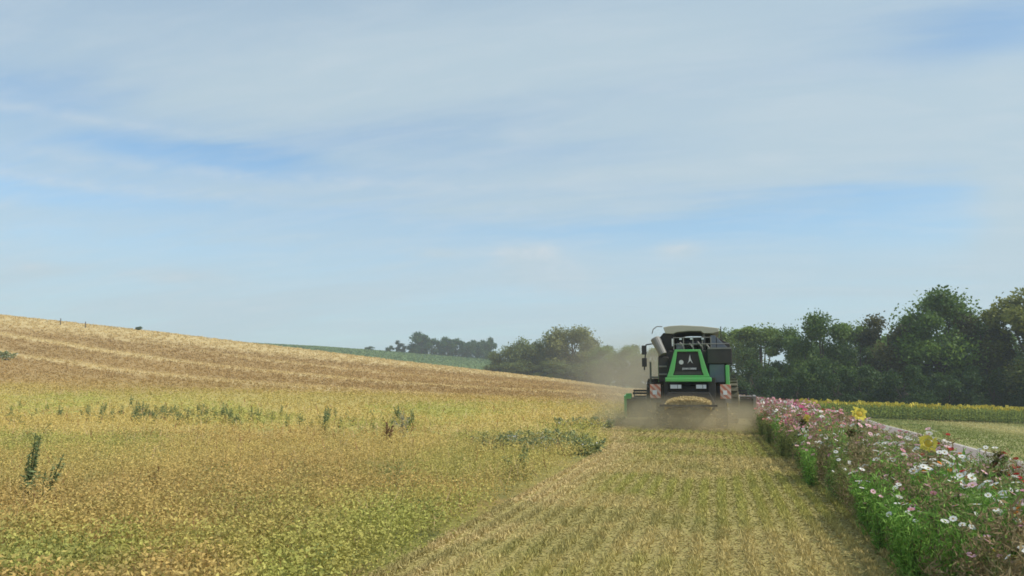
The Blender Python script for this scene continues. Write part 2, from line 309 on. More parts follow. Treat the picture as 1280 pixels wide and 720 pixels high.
# ---------------------------------------------------------------- trees
def curve_tube(pts,rad,seg=7):
    pts=[Vector(p) for p in pts]; V=[];Fq=[]
    for i,p in enumerate(pts):
        d=(pts[min(i+1,len(pts)-1)]-pts[max(i-1,0)]).normalized(); u=d.orthogonal().normalized(); v=d.cross(u)
        for k in range(seg):
            t=2*math.pi*k/seg; V.append(p+(u*math.cos(t)+v*math.sin(t))*rad[i])
    for i in range(len(pts)-1):
        for k in range(seg):
            Fq.append((i*seg+k,i*seg+(k+1)%seg,(i+1)*seg+(k+1)%seg,(i+1)*seg+k))
    return V,Fq
def tubes_mesh(name,lst,mat,seg=7,cols=None):
    V=[];Fq=[];cc=[]
    for n,(pts,rad) in enumerate(lst):
        v,f=curve_tube(pts,rad,seg); o=len(V); V+=v; Fq+=[tuple(i+o for i in q) for q in f]; cc+=[cols[n] if cols else (0,0,0)]*len(f)
    return arr_mesh(name,np.array([tuple(v) for v in V]),4,mat,np.array(cc) if cols else None,None,np.array(Fq))
def tree_meshes(name,H,W,base,nleaf,lsz,c1,c2,seed,nblob=26,shape=1.0,clump=.17,tall=False):
    r=np.random.default_rng(seed); rr=random.Random(seed)
    # clump centres spread in an uneven ellipsoid
    cz=(H+base)/2; hz=(H-base)/2; B=[]
    while len(B)<nblob:
        p=r.uniform(-1,1,3)
        if np.linalg.norm(p)<1:
            p=p/np.linalg.norm(p)*np.linalg.norm(p)**.55
            f=1-.25*max(0,p[2])**2*shape
            lean=.12*math.sin(p[2]*3+seed)
            B.append(((p[0]*f+lean)*W/2*.82,p[1]*f*W/2*.82,cz+p[2]*hz*.86))
    B=np.array(B); br=(clump*(.6+.8*r.random(nblob)))*W*(.75+.25*H/W)
    br*=.95
    idx=r.integers(0,nblob,nleaf); d=unit(r.normal(size=(nleaf,3))); rad=r.random(nleaf)**.38*(1+.25*r.normal(size=nleaf))
    # surface lumps
    lump=.82+.36*vnoise(d[:,0]*2+idx*3.1,d[:,2]*2+idx*1.7,.6,seed%7)
    c=B[idx]+d*(br[idx]*np.clip(rad,0,1.5)*lump)[:,None]*np.array([1,1,.8])
    l=lsz*(.6+.8*r.random(nleaf)); V=leafquads(c,l,l*.6,-.1,r)
    t=np.clip(r.random(nblob)[idx]*.6+.4*r.random(nleaf),0,1)[:,None]
    col=np.array(c1)*(1-t)+np.array(c2)*t
    crown=arr_mesh(name+'_crown',V,4,m_tree,col)
    T_=[]; th=H*.72; r0=.028*H
    P0=[(rr.uniform(-.15,.15)*i*.3,rr.uniform(-.15,.15)*i*.3,th*i/6-.2) for i in range(7)]
    T_.append((P0,[r0*(1-.13*i)*(1.35 if i==0 else 1) for i in range(7)]))
    for b in B[np.argsort(-br)][:12]:
        s=rr.uniform(.25,.75); st=Vector(P0[0]).lerp(Vector(P0[6]),s); e=Vector(b); mid=st.lerp(e,.5)+Vector((0,0,-.06*H*(1-s)))
        T_.append(([st,mid,e],[r0*.5*(1-s*.5),r0*.3,r0*.1]))
    return crown,tubes_mesh(name+'_trunk',T_,m_bark)
G1=(.035,.085,.016); G2=(.23,.34,.055)
protos={}
def proto(key,**k):
    protos[key]=(tree_meshes(key,**k),k['H'],k['W'])
proto('oak',H=16,W=12,base=.8,nleaf=26000,lsz=.42,c1=G1,c2=G2,seed=3,nblob=34)
proto('ash',H=16,W=10,base=1,nleaf=17000,lsz=.40,c1=(.04,.085,.02),c2=(.25,.34,.07),seed=5,nblob=24,clump=.145)
proto('elm',H=16,W=11,base=.6,nleaf=24000,lsz=.42,c1=(.03,.075,.018),c2=(.20,.30,.055),seed=8,nblob=30)
proto('olive',H=16,W=11,base=.8,nleaf=20000,lsz=.42,c1=(.07,.095,.02),c2=(.25,.26,.06),seed=11,nblob=27,clump=.15)
proto('brown',H=16,W=9,base=1,nleaf=15000,lsz=.4,c1=(.04,.05,.02),c2=(.17,.16,.05),seed=14,nblob=22,clump=.15)
proto('willow',H=16,W=15,base=.3,nleaf=26000,lsz=.5,c1=(.07,.09,.028),c2=(.34,.34,.11),seed=17,nblob=36,clump=.14)
proto('shrub',H=6,W=7,base=.0,nleaf=9000,lsz=.32,c1=(.022,.052,.014),c2=(.07,.125,.028),seed=20,nblob=16,clump=.17)
proto('paleshrub',H=6,W=8,base=.0,nleaf=9000,lsz=.36,c1=(.05,.08,.022),c2=(.20,.24,.07),seed=22,nblob=16,clump=.17)
proto('far',H=12,W=11,base=.3,nleaf=5000,lsz=.8,c1=(.03,.075,.025),c2=(.08,.15,.045),seed=25,nblob=16)
proto('poplar',H=12,W=3,base=1,nleaf=2500,lsz=.6,c1=(.02,.045,.02),c2=(.04,.07,.03),seed=27,nblob=12,clump=.25)
def tree(kind,px,top,wpx,D,label,group=None,name='tree',cat='tree',rz=None,sink=0,base_y=None):
    (cr,tr),H,W=protos[kind]; a,u=ray(px,top); X,Y=c2w(a*D,D); z0=g(X,Y)-sink; zt=1.6+u*D; hgt_=zt-z0
    t=empty(name,(X,Y,z0),random.uniform(0,6.28) if rz is None else rz,label=label,cat=cat,group=group)
    s=hgt_/H; wx=wpx*D/F/W; t.scale=(wx,wx,s)
    link('crown',cr,t); link('trunk',tr,t); return t
WG='trees of the wood on the right'
for a in [('olive',1281,353,125,93,'olive-green broadleaf tree standing at the right end of the dark wood'),
 ('brown',1222,376,70,97,'narrow dull green tree just left of the olive-green tree'),
 ('oak',1168,361,112,99,'tallest rounded dark green tree in the middle of the wood'),
 ('brown',1108,376,75,102,'brownish-green tree leaning on the left flank of the tallest rounded tree'),
 ('ash',1068,389,62,112,'open-crowned tree with sky showing through, between the two dense dark trees'),
 ('elm',1026,387,84,104,'dense dark tree left of the open-crowned tree'),
 ('elm',990,405,56,113,'short dark tree behind the flower strip at the left part of the wood'),
 ('ash',950,394,76,118,'airy rounded tree nearest the right side of the harvester'),
 ('ash',908,400,66,128,'thin-leaved tree half hidden behind the grain tank of the harvester'),
 ('oak',1350,350,120,96,'tall green tree beyond the olive-green tree'),
 ('elm',1440,345,130,96,'dark tree at the outermost end of the wood')]:
    tree(*a,WG)
for px,top,wd,D in [(1245,400,90,112),(1195,408,90,115),(1135,402,90,116),(1092,415,70,116),(1045,430,60,118),(1010,425,70,120)]:
    tree('elm',px,top,wd,D,'dark broadleaf tree filling the back of the wood behind the front trees','trees in the back of the wood')
for i,px in enumerate([912,940,968,995,1020,1046,1074,1100,1128,1156,1185,1212,1240,1268,1300]):
    tree('shrub',px,random.uniform(448,474),random.uniform(52,68),random.uniform(88,93) if px>985 else random.uniform(98,108),'dense dark shrub growing along the foot of the wood','shrubs along the foot of the wood','shrub','shrub')
HG='trees of the hazy copse behind the field'
for a in [('willow',716,404,78,235,'tallest pale round-topped tree of the copse between hill and harvester'),
 ('paleshrub',683,420,50,238,'mid-height tree leaning on the left of the round-topped pale tree'),
 ('paleshrub',655,427,58,240,'lower rounded olive tree in the middle of the copse slope'),
 ('paleshrub',630,436,42,244,'lowest rounded tree at the left tip of the copse'),
 ('oak',760,432,50,225,'thin dusty tree in the gap left of the harvester'),
 ('oak',792,431,48,220,'dusty tree directly left of the harvester mirrors'),
 ('ash',822,428,46,215,'tree behind the harvester, mostly covered by its cab'),
 ('ash',862,424,50,200,'tree behind the harvester, covered by its grain tank')]:
    tree(*a,HG)
for px,top,D in [(690,436,239),(672,438,241),(705,436,238),(730,440,236),(650,442,243)]:
    tree('paleshrub',px,top,44,D,'low hazy bush under the copse trees at the field edge','bushes under the copse','shrub','shrub')
for px,D in [(700,228),(716,230),(733,226),(684,231),(668,232),(655,234),(642,236),(625,240),(752,224),(778,222),(806,214),(838,206),(880,160)]:
    tree('paleshrub',px,random.uniform(450,458),46,D,'low hazy bush under the copse trees at the field edge','bushes under the copse','shrub','shrub')
FG='row of dark trees on the far hill'
for i,(px,top,wd,lb) in enumerate([(527,415,26,'tallest pointed dark tree at the left end of the far hill row'),(545,423,22,'second dark tree from the left in the far hill row'),
  (560,421,20,'third dark tree from the left in the far hill row'),(574,423,20,'dark rounded tree at the centre of the far hill row'),(588,425,20,'dark tree just right of centre in the far hill row'),
  (600,425,18,'second dark tree from the right in the far hill row'),(613,422,16,'taller dark tree ending the far hill row on the right'),(517,429,16,'low dark bushy tree beside the tallest pointed far hill tree')]):
    tree('far',px,top,wd*1.35,432,lb,FG,sink=2)
tree('poplar',498,425,6,430,'taller slender poplar standing alone left of the far hill row')
tree('poplar',504,429,6,430,'shorter slender poplar left of the far hill row')
tree('far',488,432,12,432,'small round tree left of the slender poplars on the far hill',sink=2)
tree('far',463,433,14,436,'small lone bush on the far green skyline',name='shrub',cat='shrub')
tree('far',174,408,9,190,'tiny lone tree on the skyline of the brown hill')
for px,top,lb in [(76,398,'thin wooden post on the hill skyline, further left'),(107,402,'thin wooden post on the hill skyline, nearer the tiny lone tree')]:
    a,u=ray(px,top); D=180; X,Y=c2w(a*D,D); z0=g(X,Y); h=max(1.2,1.6+u*D-z0)
    tag(link('field_post',tubes_mesh('field_post',[([(0,0,-.1),(0.01,0,h*.5),(0,0,h),(0,0,h+.02)],[.12,.11,.10,.03])],m_bark),None,(X,Y,z0)),lb,'post')

# ---------------------------------------------------------------- weeds in the crop
def weed_mesh(seed,H,W,n,c1,c2,stem=(.12,.15,.06),lsz=.06,asp=.35,flw=0):
    r=np.random.default_rng(seed); st=[];cs=[]
    nb=5; L_=[];idx=[]
    tips=[]
    for k in range(nb):
        a=r.random()*6.28; lean=W*.5*(.2+.8*r.random()) if k else .02
        top=Vector((math.cos(a)*lean,math.sin(a)*lean,H*(.65+.35*r.random()) if k else H)); mid=Vector((top.x*.35,top.y*.35,top.z*.5)); st.append(([Vector((0,0,-.02)),mid,top],[.012,.008,.003])); tips.append((mid,top))
    s=tubes_mesh('weed_stem',st,m_leaf,5,[stem]*nb)
    k=r.integers(0,nb,n); t=r.random(n)**.8; base=np.array([[*tips[i][0]] for i in k]); top=np.array([[*tips[i][1]] for i in k])
    p=np.where(t[:,None]<.5,base*(t*2)[:,None],base+(top-base)*((t-.5)*2)[:,None])
    c=p+r.normal(size=(n,3))*W*.16*(1.15-t)[:,None]*np.array([1,1,.5]); l=lsz*(.6+.8*r.random(n))*(1.25-.6*t)
    u=r.random((n,1)); col=np.array(c1)*(1-u)+np.array(c2)*u
    if flw:
        fi=r.random(n)<flw; col[fi]=(.75,.72,.7)
    return s,arr_mesh('weed_leaves',leafquads(c,l,l*asp,.5,r),4,m_leaf,col)
def weed(px,py,D,meshes,label,group=None,sc=1,name='weed',cat='weed',base=True):
    if D is None: X,Y,D=hit(px,py)
    else: a,u=ray(px,py); X,Y=c2w(a*D,D)
    t=empty(name,(X,Y,g(X,Y)),random.uniform(0,6.28),label=label,cat=cat,group=group); t.scale=(sc*1.15,sc*1.15,sc*random.uniform(.8,1.05))
    link('stem',meshes[0],t); link('leaves',meshes[1],t); return t
DG1=(.12,.17,.07); DG2=(.28,.33,.14)
tallw=weed_mesh(1,1.15,.26,620,DG1,DG2,lsz=.065,asp=.28); tallw2=weed_mesh(2,.85,.2,380,DG1,DG2,lsz=.06,asp=.28)
t=weed(30,648,None,tallw,'tallest slender dark green weed at the left side of the field',sc=1.12); t.rotation_euler=(0.02,.10,YAW)
t=weed(44,648,None,tallw2,'shorter slender weed leaning beside the tallest weed at left',sc=1.15); t.rotation_euler=(0,.35,YAW)
brw=weed_mesh(3,.55,.3,260,(.13,.06,.035),(.28,.16,.08),(.15,.07,.03),.06,.4)
weed(197,622,None,brw,'small rusty brown weed clump in the ochre crop at left',sc=1.0)
weed(482,560,None,brw,'brownish weed clump just left of the grey-green thistle',sc=1.3)
thi=weed_mesh(4,.95,.55,420,(.16,.19,.14),(.33,.33,.27),(.2,.2,.13),.08,.3)
weed(503,548,None,thi,'grey-green thistle standing above the crop in mid field',sc=1.0)
wk=[weed_mesh(10+i,.62+.25*(i%3),.5,300,DG1,DG2,lsz=.10,asp=.4) for i in range(4)]
bp=[weed_mesh(30+i,.42,.7,520,(.15,.20,.09),(.36,.40,.20),lsz=.085,asp=.5,flw=(.22 if i==1 else .03)) for i in range(3)]
WB='weeds in the green band across the field'
lab='dark green weed standing in the weedy band across the field'
for _ in range(80):
    px=random.choice([random.uniform(0,60),random.uniform(90,345),random.uniform(150,340),random.uniform(370,520),random.uniform(160,330),random.uniform(165,260)]); py=508+px*.022+random.gauss(0,4.5)
    weed(px,py+12,None,wk[random.randrange(4)],lab,WB,random.uniform(.45,.8))
for px,py in [(12,521),(24,518),(30,524),(60,524),(102,507),(108,512),(130,508),(150,505),(163,514),(176,506),(183,514),(196,505),(205,512),(214,506),(222,512),(230,506),(232,519),(243,508),(250,507),(257,511),(263,506),(270,508),(276,512),(283,507),(294,522),(298,509),(306,509),(314,510),(322,513),(330,520),(350,512),(358,522),(376,519),(390,522),(405,527),(410,512),(418,514),(432,512),(446,519),(455,517),(480,520),(489,527),(492,517),(515,519),(225,519),(140,515),(75,512),(340,515),(395,513),(426,524),(468,525)]:
    weed(px+random.uniform(-2,2),py+12,None,wk[random.randrange(4)],lab,WB,random.uniform(.45,.75)*(.85 if px>300 else 1))
weed(406,540,None,wk[2],'tallest dark weed in the right part of the green weed band',sc=.75)
weed(8,450,None,bp[0],'dark weed patch high on the brown hill at the left edge',sc=3.2)
BG='low dark bushy weeds beside the cut strip'
for i,(px,py) in enumerate([(605,556),(613,560),(622,557),(632,560),(641,557),(650,561),(660,558),(668,561),(677,558),(686,556),(694,559),(703,560),(712,556),(722,560),(732,557),(738,561),(609,549),(618,551),(628,550),(638,552),(648,550),(657,552),(666,550),(675,551),(685,549),(696,551),(706,550),(716,552),(727,550)]):
    fl=px in(677,686,694,675,685,641)
    weed(px,py+8,None,bp[1] if fl else bp[(i%2)*2],'low dark weed dotted with white flowers beside the cut strip' if fl else 'low dark bushy weed in the clump left of the cut strip','white-flowered weeds in the clump' if fl else BG,random.uniform(.85,1.1))
for px,py in [(700,530),(716,528),(730,531),(746,529),(760,531),(772,528)]:
    weed(px,py+6,None,bp[0],'grey-green low weed in the dusty crop close to the harvester','weeds in the dusty crop near the harvester',random.uniform(.8,1.1))
for px,py in [(655,600),(640,596)]:
    weed(px,py,None,wk[random.randrange(4)],'short green weed among the crop in the near field','green weeds in the near crop',random.uniform(.55,.75))

# ---------------------------------------------------------------- flower strip
FX0,FX1=1.50,3.05
def flower_head(name,petal,centre,R=.045,n=8,pw=.42,layers=1,cup=.25):
    V=[];cc=[];r=np.random.default_rng(len(name)+int(R*1000))
    for Ly in range(layers):
        f=1-.28*Ly
        for k in range(n):
            a=2*math.pi*(k+.5*Ly)/n+r.normal()*.05; d=np.array([math.cos(a),math.sin(a),cup+.35*Ly]); s=np.array([-math.sin(a),math.cos(a),0])*pw*R*f
            o=np.array([0,0,.004*Ly]); V+=[o+d*R*.15,o+d*R*f*.75+s,o+d*R*f*1.02+np.array([0,0,-.1*R]),o+d*R*f*.75-s]; cc.append(np.array(petal)*(.85+.3*r.random()))
    for k in range(6):
        a=k*math.pi/3;b=(k+1)*math.pi/3;q=R*.26; V+=[np.array([0,0,R*.32]),np.array([q*math.cos(a),q*math.sin(a),R*.12]),np.array([q*math.cos(a/2+b/2),q*math.sin(a/2+b/2),R*.06]),np.array([q*math.cos(b),q*math.sin(b),R*.12])]; cc.append(centre)
    return arr_mesh(name,np.array(V),4,m_petal,np.clip(np.array(cc),0,.9))
YC=(.55,.35,.04)
heads={'white':flower_head('flower_white',(.80,.79,.75),YC),'pale pink':flower_head('flower_pale_pink',(.74,.46,.52),YC),'pink':flower_head('flower_pink',(.62,.28,.36),YC),
 'red':flower_head('flower_red',(.5,.035,.04),(.4,.25,.03),.042,10,.3,2),'magenta':flower_head('flower_magenta',(.5,.06,.22),YC),'orange':flower_head('flower_orange',(.72,.26,.03),(.3,.12,.02),.036,10,.3,2),'yellow':flower_head('flower_yellow',(.75,.55,.05),(.5,.3,.03),.032,8,.42),'salmon':flower_head('flower_salmon',(.70,.33,.27),YC,.042,10,.3,2)}
def flower_plant_meshes(seed,H,c1,c2,n=650,W=.34):
    r=np.random.default_rng(seed); st=[];tips=[]
    for k in range(8):
        a=r.random()*6.28; ln=W*.5*(.2+.9*r.random()); h=H*(.72+.3*r.random()); top=Vector((math.cos(a)*ln,math.sin(a)*ln,h)); mid=Vector((top.x*.35,top.y*.35,h*.5)); st.append(([Vector((top.x*.1,top.y*.1,-.03)),mid,top],[.006,.0045,.002])); tips.append((mid,top))
    s=tubes_mesh('flower_stem',st,m_leaf,4,[(.13,.17,.06)]*8)
    k=r.integers(0,8,n); t=r.random(n)*.97; M_=np.array([[*tips[i][0]] for i in k]); Tp=np.array([[*tips[i][1]] for i in k])
    p=np.where(t[:,None]<.5,M_*(t*2)[:,None],M_+(Tp-M_)*((t-.5)*2)[:,None]); c=p+r.normal(size=(n,3))*.05*np.array([1,1,.6])
    c[:,2]=np.maximum(c[:,2],.02)
    l=.085*(.6+.8*r.random(n)); u=r.random((n,1)); col=np.array(c1)*(1-u)+np.array(c2)*u
    return s,arr_mesh('flower_foliage',leafquads(c,l,l*.16,.9,r),4,m_leaf,col),[tp for _,tp in tips]
GREEN=((.12,.27,.04),(.28,.46,.09)); OLIVE=((.18,.23,.06),(.36,.38,.13)); BRN=((.20,.15,.07),(.38,.29,.15))
fpm={k:[flower_plant_meshes(50+i*7+j,.92,*c) for i in range(3)] for j,(k,c) in enumerate({'green':GREEN,'olive':OLIVE,'brown':BRN}.items())}
def flower_plant(X,Y,fol,colr,nf,sc,label,group,name='flower_plant'):
    s,f,tips=random.choice(fpm[fol]); t=empty(name,(X,Y,g(X,Y)),random.uniform(0,6.28),label=label,cat='flower plant',group=group); t.scale=(sc*1.1,sc*1.1,sc)
    link('stem',s,t); link('foliage',f,t)
    for tp in random.sample(tips,nf):
        o=link('flower',heads[colr],t,tp); o.rotation_euler=(random.uniform(-.7,.7),random.uniform(-.9,.3),random.uniform(0,6.28)); q=random.uniform(.5,.8)*(1+.014*Y); o.scale=(q,q,q)
spots=[]
for _ in range(20000):
    Y_=math.exp(random.uniform(math.log(4.2),math.log(30))); X_=random.uniform(FX0+.22*math.sin(Y_*1.9)*math.sin(Y_*.7+1),FX1)
    dmin=.20+.006*Y_
    if all((X_-a)**2+(Y_-b)**2>dmin**2 for a,b in spots): spots.append((X_,Y_))
    if len(spots)>=285: break
def htop(Y_): return .91+.012*max(0,Y_-6)+.10*sstep(14,26,Y_)
for X_,Y_ in spots:
    u=random.random(); nearright=X_>2.4 and Y_<9
    if Y_<6.3: fol='brown' if random.random()<.5 else 'olive'
    elif X_<2.45 and 6.3<Y_<9.8: fol='green'
    elif X_<2.3 and Y_<15: fol=random.choice(['green','olive','olive','brown','olive'])
    else: fol=random.choice(['olive','green','olive','brown'])
    if Y_>15: ch=random.choices(['pink','pale pink','white','salmon','magenta','red'],[2.5,4,2,4,1,.8])[0]
    elif nearright: ch=random.choices(['red','pale pink','white','pink','magenta'],[2,3,3,2.5,.6])[0]
    elif X_<2.3: ch=random.choices(['white','pale pink','orange','yellow','pink'],[5,2,.7,.5,1])[0]
    else: ch=random.choices(['white','pale pink','pink','orange','red','yellow'],[8,5,2.5,.35,.8,.25])[0]
    nf=random.choice([6,7,8,8]) if Y_<15 else random.choice([4,5,6,7])
    if X_<1.95 and Y_<14: nf=max(2,nf-4)
    sc=float(htop(Y_))/.92*random.uniform(.82,1.08)*(.8 if X_<1.9 else 1)
    flower_plant(X_,Y_,fol,ch,nf,sc,f'{fol}-leaved flower plant with {ch} blooms in the flower strip',f'{ch} flowering plants with {fol} foliage')
# undergrowth and the far end of the strip
n=120000; Yu=np.exp(rng.uniform(math.log(3.6),math.log(75),n)); Xu=rng.uniform(FX0-.02,FX1+.08,n); wdt=np.minimum(1,np.abs(Xu-FX0)/.35+.35)
Zu=hgt(Xu,Yu); hh=(.72+.012*Yu.clip(0,26)+np.where(Yu>26,.16,0))*wdt*(.75+.5*vnoise(Xu,Yu,.6,41))*rng.random(n)**.7
c=np.stack([Xu,Yu,Zu+hh],-1); ty=vnoise(Xu,Yu,.9,42)[:,None]; t2=rng.random((n,1))
cg=np.array([.10,.20,.04])*(1-t2)+np.array([.24,.34,.09])*t2; cb=np.array([.19,.15,.07])*(1-t2)+np.array([.40,.30,.16])*t2
wb_=np.clip(sstep(.40,.56,ty)+sstep(12,22,Yu)[:,None]*.45+sstep(6.2,5.2,Yu)[:,None]*.5,0,1); col=cg*(1-wb_)+cb*wb_
isf=(hh>.62*(.66+.012*Yu.clip(0,26))*.9)&(Yu>17)&(rng.random(n)<.33)
pk=np.array([(.74,.46,.52),(.62,.25,.34),(.70,.36,.30),(.8,.76,.74),(.45,.1,.2)])[rng.integers(0,5,n)]; col=np.where(isf[:,None],pk,col)
l=np.maximum(.052,.0034*Yu)*(.6+.8*rng.random(n)); wv=np.where(isf,l*.8,l*.22)
link('strip_undergrowth',arr_mesh('strip_undergrowth',leafquads(c,l,wv,.8),4,m_leaf,col),label='dense undergrowth of the flower strip, running to a distant pink mass',cat='undergrowth',kind='stuff')
# dry grass and low plants at the near right corner
n=9000; Yu=rng.uniform(3.0,5.6,n); Xu=rng.uniform(1.75,3.6,n); hh=.72*rng.random(n)**.8; c=np.stack([Xu,Yu,hgt(Xu,Yu)+hh],-1); t2=rng.random((n,1))
link('corner_grass',arr_mesh('corner_grass',leafquads(c,.13*(.6+.8*rng.random(n)),.011,1.2),4,m_leaf,np.array([.16,.17,.05])*(1-t2)+np.array([.34,.22,.10])*t2),label='olive and reddish dry grass at the near end of the flower strip',cat='grass',kind='stuff')

# ---------------------------------------------------------------- sunflowers
def leaf_blade(base,dirv,L_,W_,droop,seg=4):
    V=[];d=Vector(dirv).normalized(); s=d.cross(Vector((0,0,1))).normalized()
    pr_=None
    for i in range(seg+1):
        t=i/seg; p=Vector(base)+d*L_*t+Vector((0,0,.25*L_*math.sin(t*2.2)-droop*t*t)); wv=W_*math.sin(math.pi*min(1,t*.9+.08))**.8*.5
        cur=(p-s*wv,p+s*wv)
        if pr_: V+=[pr_[0],cur[0],cur[1],pr_[1]]
        pr_=cur
    return [tuple(v) for v in V]
def sunflower_parts(H,seed,hr=.12,yellow=True,leafc=(.07,.13,.035),droop=False):
    rr=random.Random(seed); stem=tubes_mesh('sunflower_stem',[([(0,0,-.03),(0.01,0,H*.5),(.02,-.01,H*.93),(.03,-.05 if not droop else -.10,H*.99)],[.014,.012,.01,.008])],m_leaf,6,[(.14,.2,.07)])
    lv=[]
    for k in range(9):
        z=H*(.15+.085*k); a=k*2.4; lv.append(leaf_blade((0,0,z),(math.cos(a),math.sin(a),.3),.22*(1.25-.05*k),.15,.10,4))
    V=np.array([p for l in lv for p in l]); cc=np.repeat([np.array(leafc)*rr.uniform(.8,1.25) for _ in lv],4,axis=0)
    leaves=[arr_mesh('sunflower_leaf',np.array(l),4,m_leaf,np.array([np.array(leafc)*rr.uniform(.8,1.25)]*4)) for l in lv]
    # head: disc facing -Y tilted
    V=[];C_=[]
    tilt=math.radians(70 if not droop else 125); R=Matrix.Rotation(tilt,3,'X'); o=Vector((.03,-.06,H))
    for ring,(npet,ln) in enumerate([(20,1.0),(18,.85)]):
        for k in range(npet):
            a=6.283*(k+.5*ring)/npet+rr.uniform(-.06,.06); q=hr*ln*rr.uniform(.62,1.25); r0=hr*.5
            d=Vector((math.cos(a),math.sin(a),0)); s=Vector((-math.sin(a),math.cos(a),0))*hr*.2; zz=.02+.02*ring
            for v in (d*r0,d*(r0+q)*.62+s+Vector((0,0,zz)),d*q*1.15+Vector((0,0,zz*.3)),d*(r0+q)*.62-s+Vector((0,0,zz))): V.append(tuple(o+R@v))
            C_.append(np.array((.85,.72,.12) if yellow else (.12,.12,.04))*rr.uniform(.85,1.1))
    for rin,rout,zi,zo,c in [(0,.2,.05,.045,(.10,.09,.02) if not yellow else (.55,.42,.06)),(.2,.50,.045,.015,(.08,.05,.02) if not yellow else (.62,.44,.05))]:
        for k in range(14):
            a=6.283*k/14;b=6.283*(k+1)/14
            for (r_,t,z_) in ((rin,a,zi),(rout,a,zo),(rout,b,zo),(rin+.001,b,zi)): V.append(tuple(o+R@Vector((hr*r_*math.cos(t),hr*r_*math.sin(t),z_*hr*4))))
            C_.append(np.array(c))
    head=arr_mesh('sunflower_head',np.array(V),4,m_petal,np.array(C_))
    return stem,leaves,head
def sunflower(px,py,D,parts,H,label,rz=0.,dy=0):
    a,u=ray(px,py); X,Y=c2w(a*D,D); z=1.6+u*D; z0=g(X,Y)
    t=empty('sunflower',(X,Y,z0),rz,label=label,cat='sunflower'); s=(z-z0)/H; t.scale=(s,s,s)
    link('stem',parts[0],t); link('flower_head',parts[2],t)
    for l in parts[1]: link('leaf',l,t)
A_=sunflower_parts(1.2,1,.105); Bs=sunflower_parts(1.0,2,.095); Cs=sunflower_parts(1.0,3,.075,False,(.04,.06,.025),True)
sunflower(1070,517,13.0,A_,1.2,'large bright yellow sunflower in bloom at the middle of the flower strip',.2)
sunflower(1157,554,9.6,Bs,1.0,'ragged lemon yellow sunflower low at the right side of the strip',-.2)
sunflower(1010,523,17,A_,1.2,'small pale yellow sunflower furthest along the flower strip',-.9)
sunflower(1000,527,15.5,Cs,1.0,'dark withered sunflower standing left of the yellow sunflowers',.3)
sunflower(1232,578,8.3,Cs,1.0,'dark drooping sunflower right of the lemon yellow one',.9)
sunflower(1250,570,8.6,Cs,1.0,'dark drooping sunflower furthest right and highest in the strip',-.7)
sunflower(1248,592,7.9,Cs,1.0,'low dark sunflower head tucked under the drooping ones',2.2)
sunflower(1060,540,12.4,Cs,1.0,'dark leafy sunflower without petals just under the large bright sunflower',.1)
# sunflower field beyond the verge
fieldm=[]
for i in range(4):
    s_,lv_,h_=sunflower_parts(1.5,60+i,.12,True,(.24,.30,.06),droop=i!=1)
    bm=bmesh.new()
    allc=[]
    for me in [s_]+lv_+[h_]:
        bm.from_mesh(me); c=np.empty(len(me.polygons)*4,np.float32); me.attributes['col'].data.foreach_get('color',c); allc.append(c)
    me=bpy.data.meshes.new('sunflower_plant'); bm.to_mesh(me); bm.free()
    if 'col' in me.attributes: me.attributes.remove(me.attributes['col'])
    a=me.attributes.new('col','FLOAT_COLOR','FACE'); a.data.foreach_set('color',np.concatenate(allc)); me.materials.append(m_leaf); fieldm.append(me)
cnt=0
for rowi in range(4):
    for k in range(75):
        px=998+(k+random.uniform(-.3,.3))*4.45; D=77+rowi*1.3+random.uniform(-.3,.3); a=(px-640)/F; X,Y=c2w(a*D,D)
        o=link('sunflower',random.choice(fieldm),None,(X,Y,g(X,Y)),label='yellow-headed sunflower in the field in front of the wood',cat='sunflower',group='sunflowers in the field before the wood')
        o.rotation_euler=(0,0,random.uniform(-1,1)+.6); q=random.uniform(.9,1.15); o.scale=(q*1.15,q*1.15,q); cnt+=1
n=45000; D=rng.uniform(82,89,n); px=rng.uniform(985,1600,n); X,Y=c2w((px-640)/F*D,D); hh=1.55*(.85+.3*vnoise(X,Y,2,51))*rng.random(n)**.5
c=np.stack([X,Y,hgt(X,Y)+hh],-1); t2=rng.random((n,1)); col=np.array([.18,.24,.05])*(1-t2)+np.array([.34,.36,.07])*t2; isy=(hh>1.15)&(rng.random(n)<.28); col=np.where(isy[:,None],np.array([.62,.50,.07]),col)
link('sunflower_crop',arr_mesh('sunflower_crop',leafquads(c,.28,.2,.2),4,m_leaf,col),label='rear rows of the sunflower field merging into one yellow-green mass',cat='crop',kind='stuff')

# ---------------------------------------------------------------- combine harvester
def paint(name,c,rough=.45,metal=0,dust=(.30,.25,.15),amt=.35):
    m,t,b=newmat(name); n=t.nodes.new; lk=t.links.new; tcn=n('ShaderNodeTexCoord'); no=n('ShaderNodeTexNoise'); no.inputs['Scale'].default_value=2.2; no.inputs['Detail'].default_value=8; no.inputs['Roughness'].default_value=.7; lk(tcn.outputs['Object'],no.inputs[0])
    mr=n('ShaderNodeMapRange'); mr.inputs[1].default_value=.35; mr.inputs[2].default_value=.75; mr.inputs[3].default_value=amt*.2; mr.inputs[4].default_value=amt; lk(no.outputs[0],mr.inputs[0])
    mx=n('ShaderNodeMix'); mx.data_type='RGBA'; mx.inputs[6].default_value=(*c,1); mx.inputs[7].default_value=(*dust,1); lk(mr.outputs[0],mx.inputs[0]); lk(mx.outputs[2],b.inputs['Base Color']); b.inputs['Metallic'].default_value=metal; b.inputs['Roughness'].default_value=rough
    return m
k_green=paint('green_paint',(.07,.50,.11),.4,amt=.4); k_dark=paint('dark_metal',(.014,.014,.016),.6,amt=.08); k_panel=paint('charcoal_panel',(.02,.018,.018),.7,amt=.07); k_grey=paint('grey_metal',(.16,.16,.16),.55)
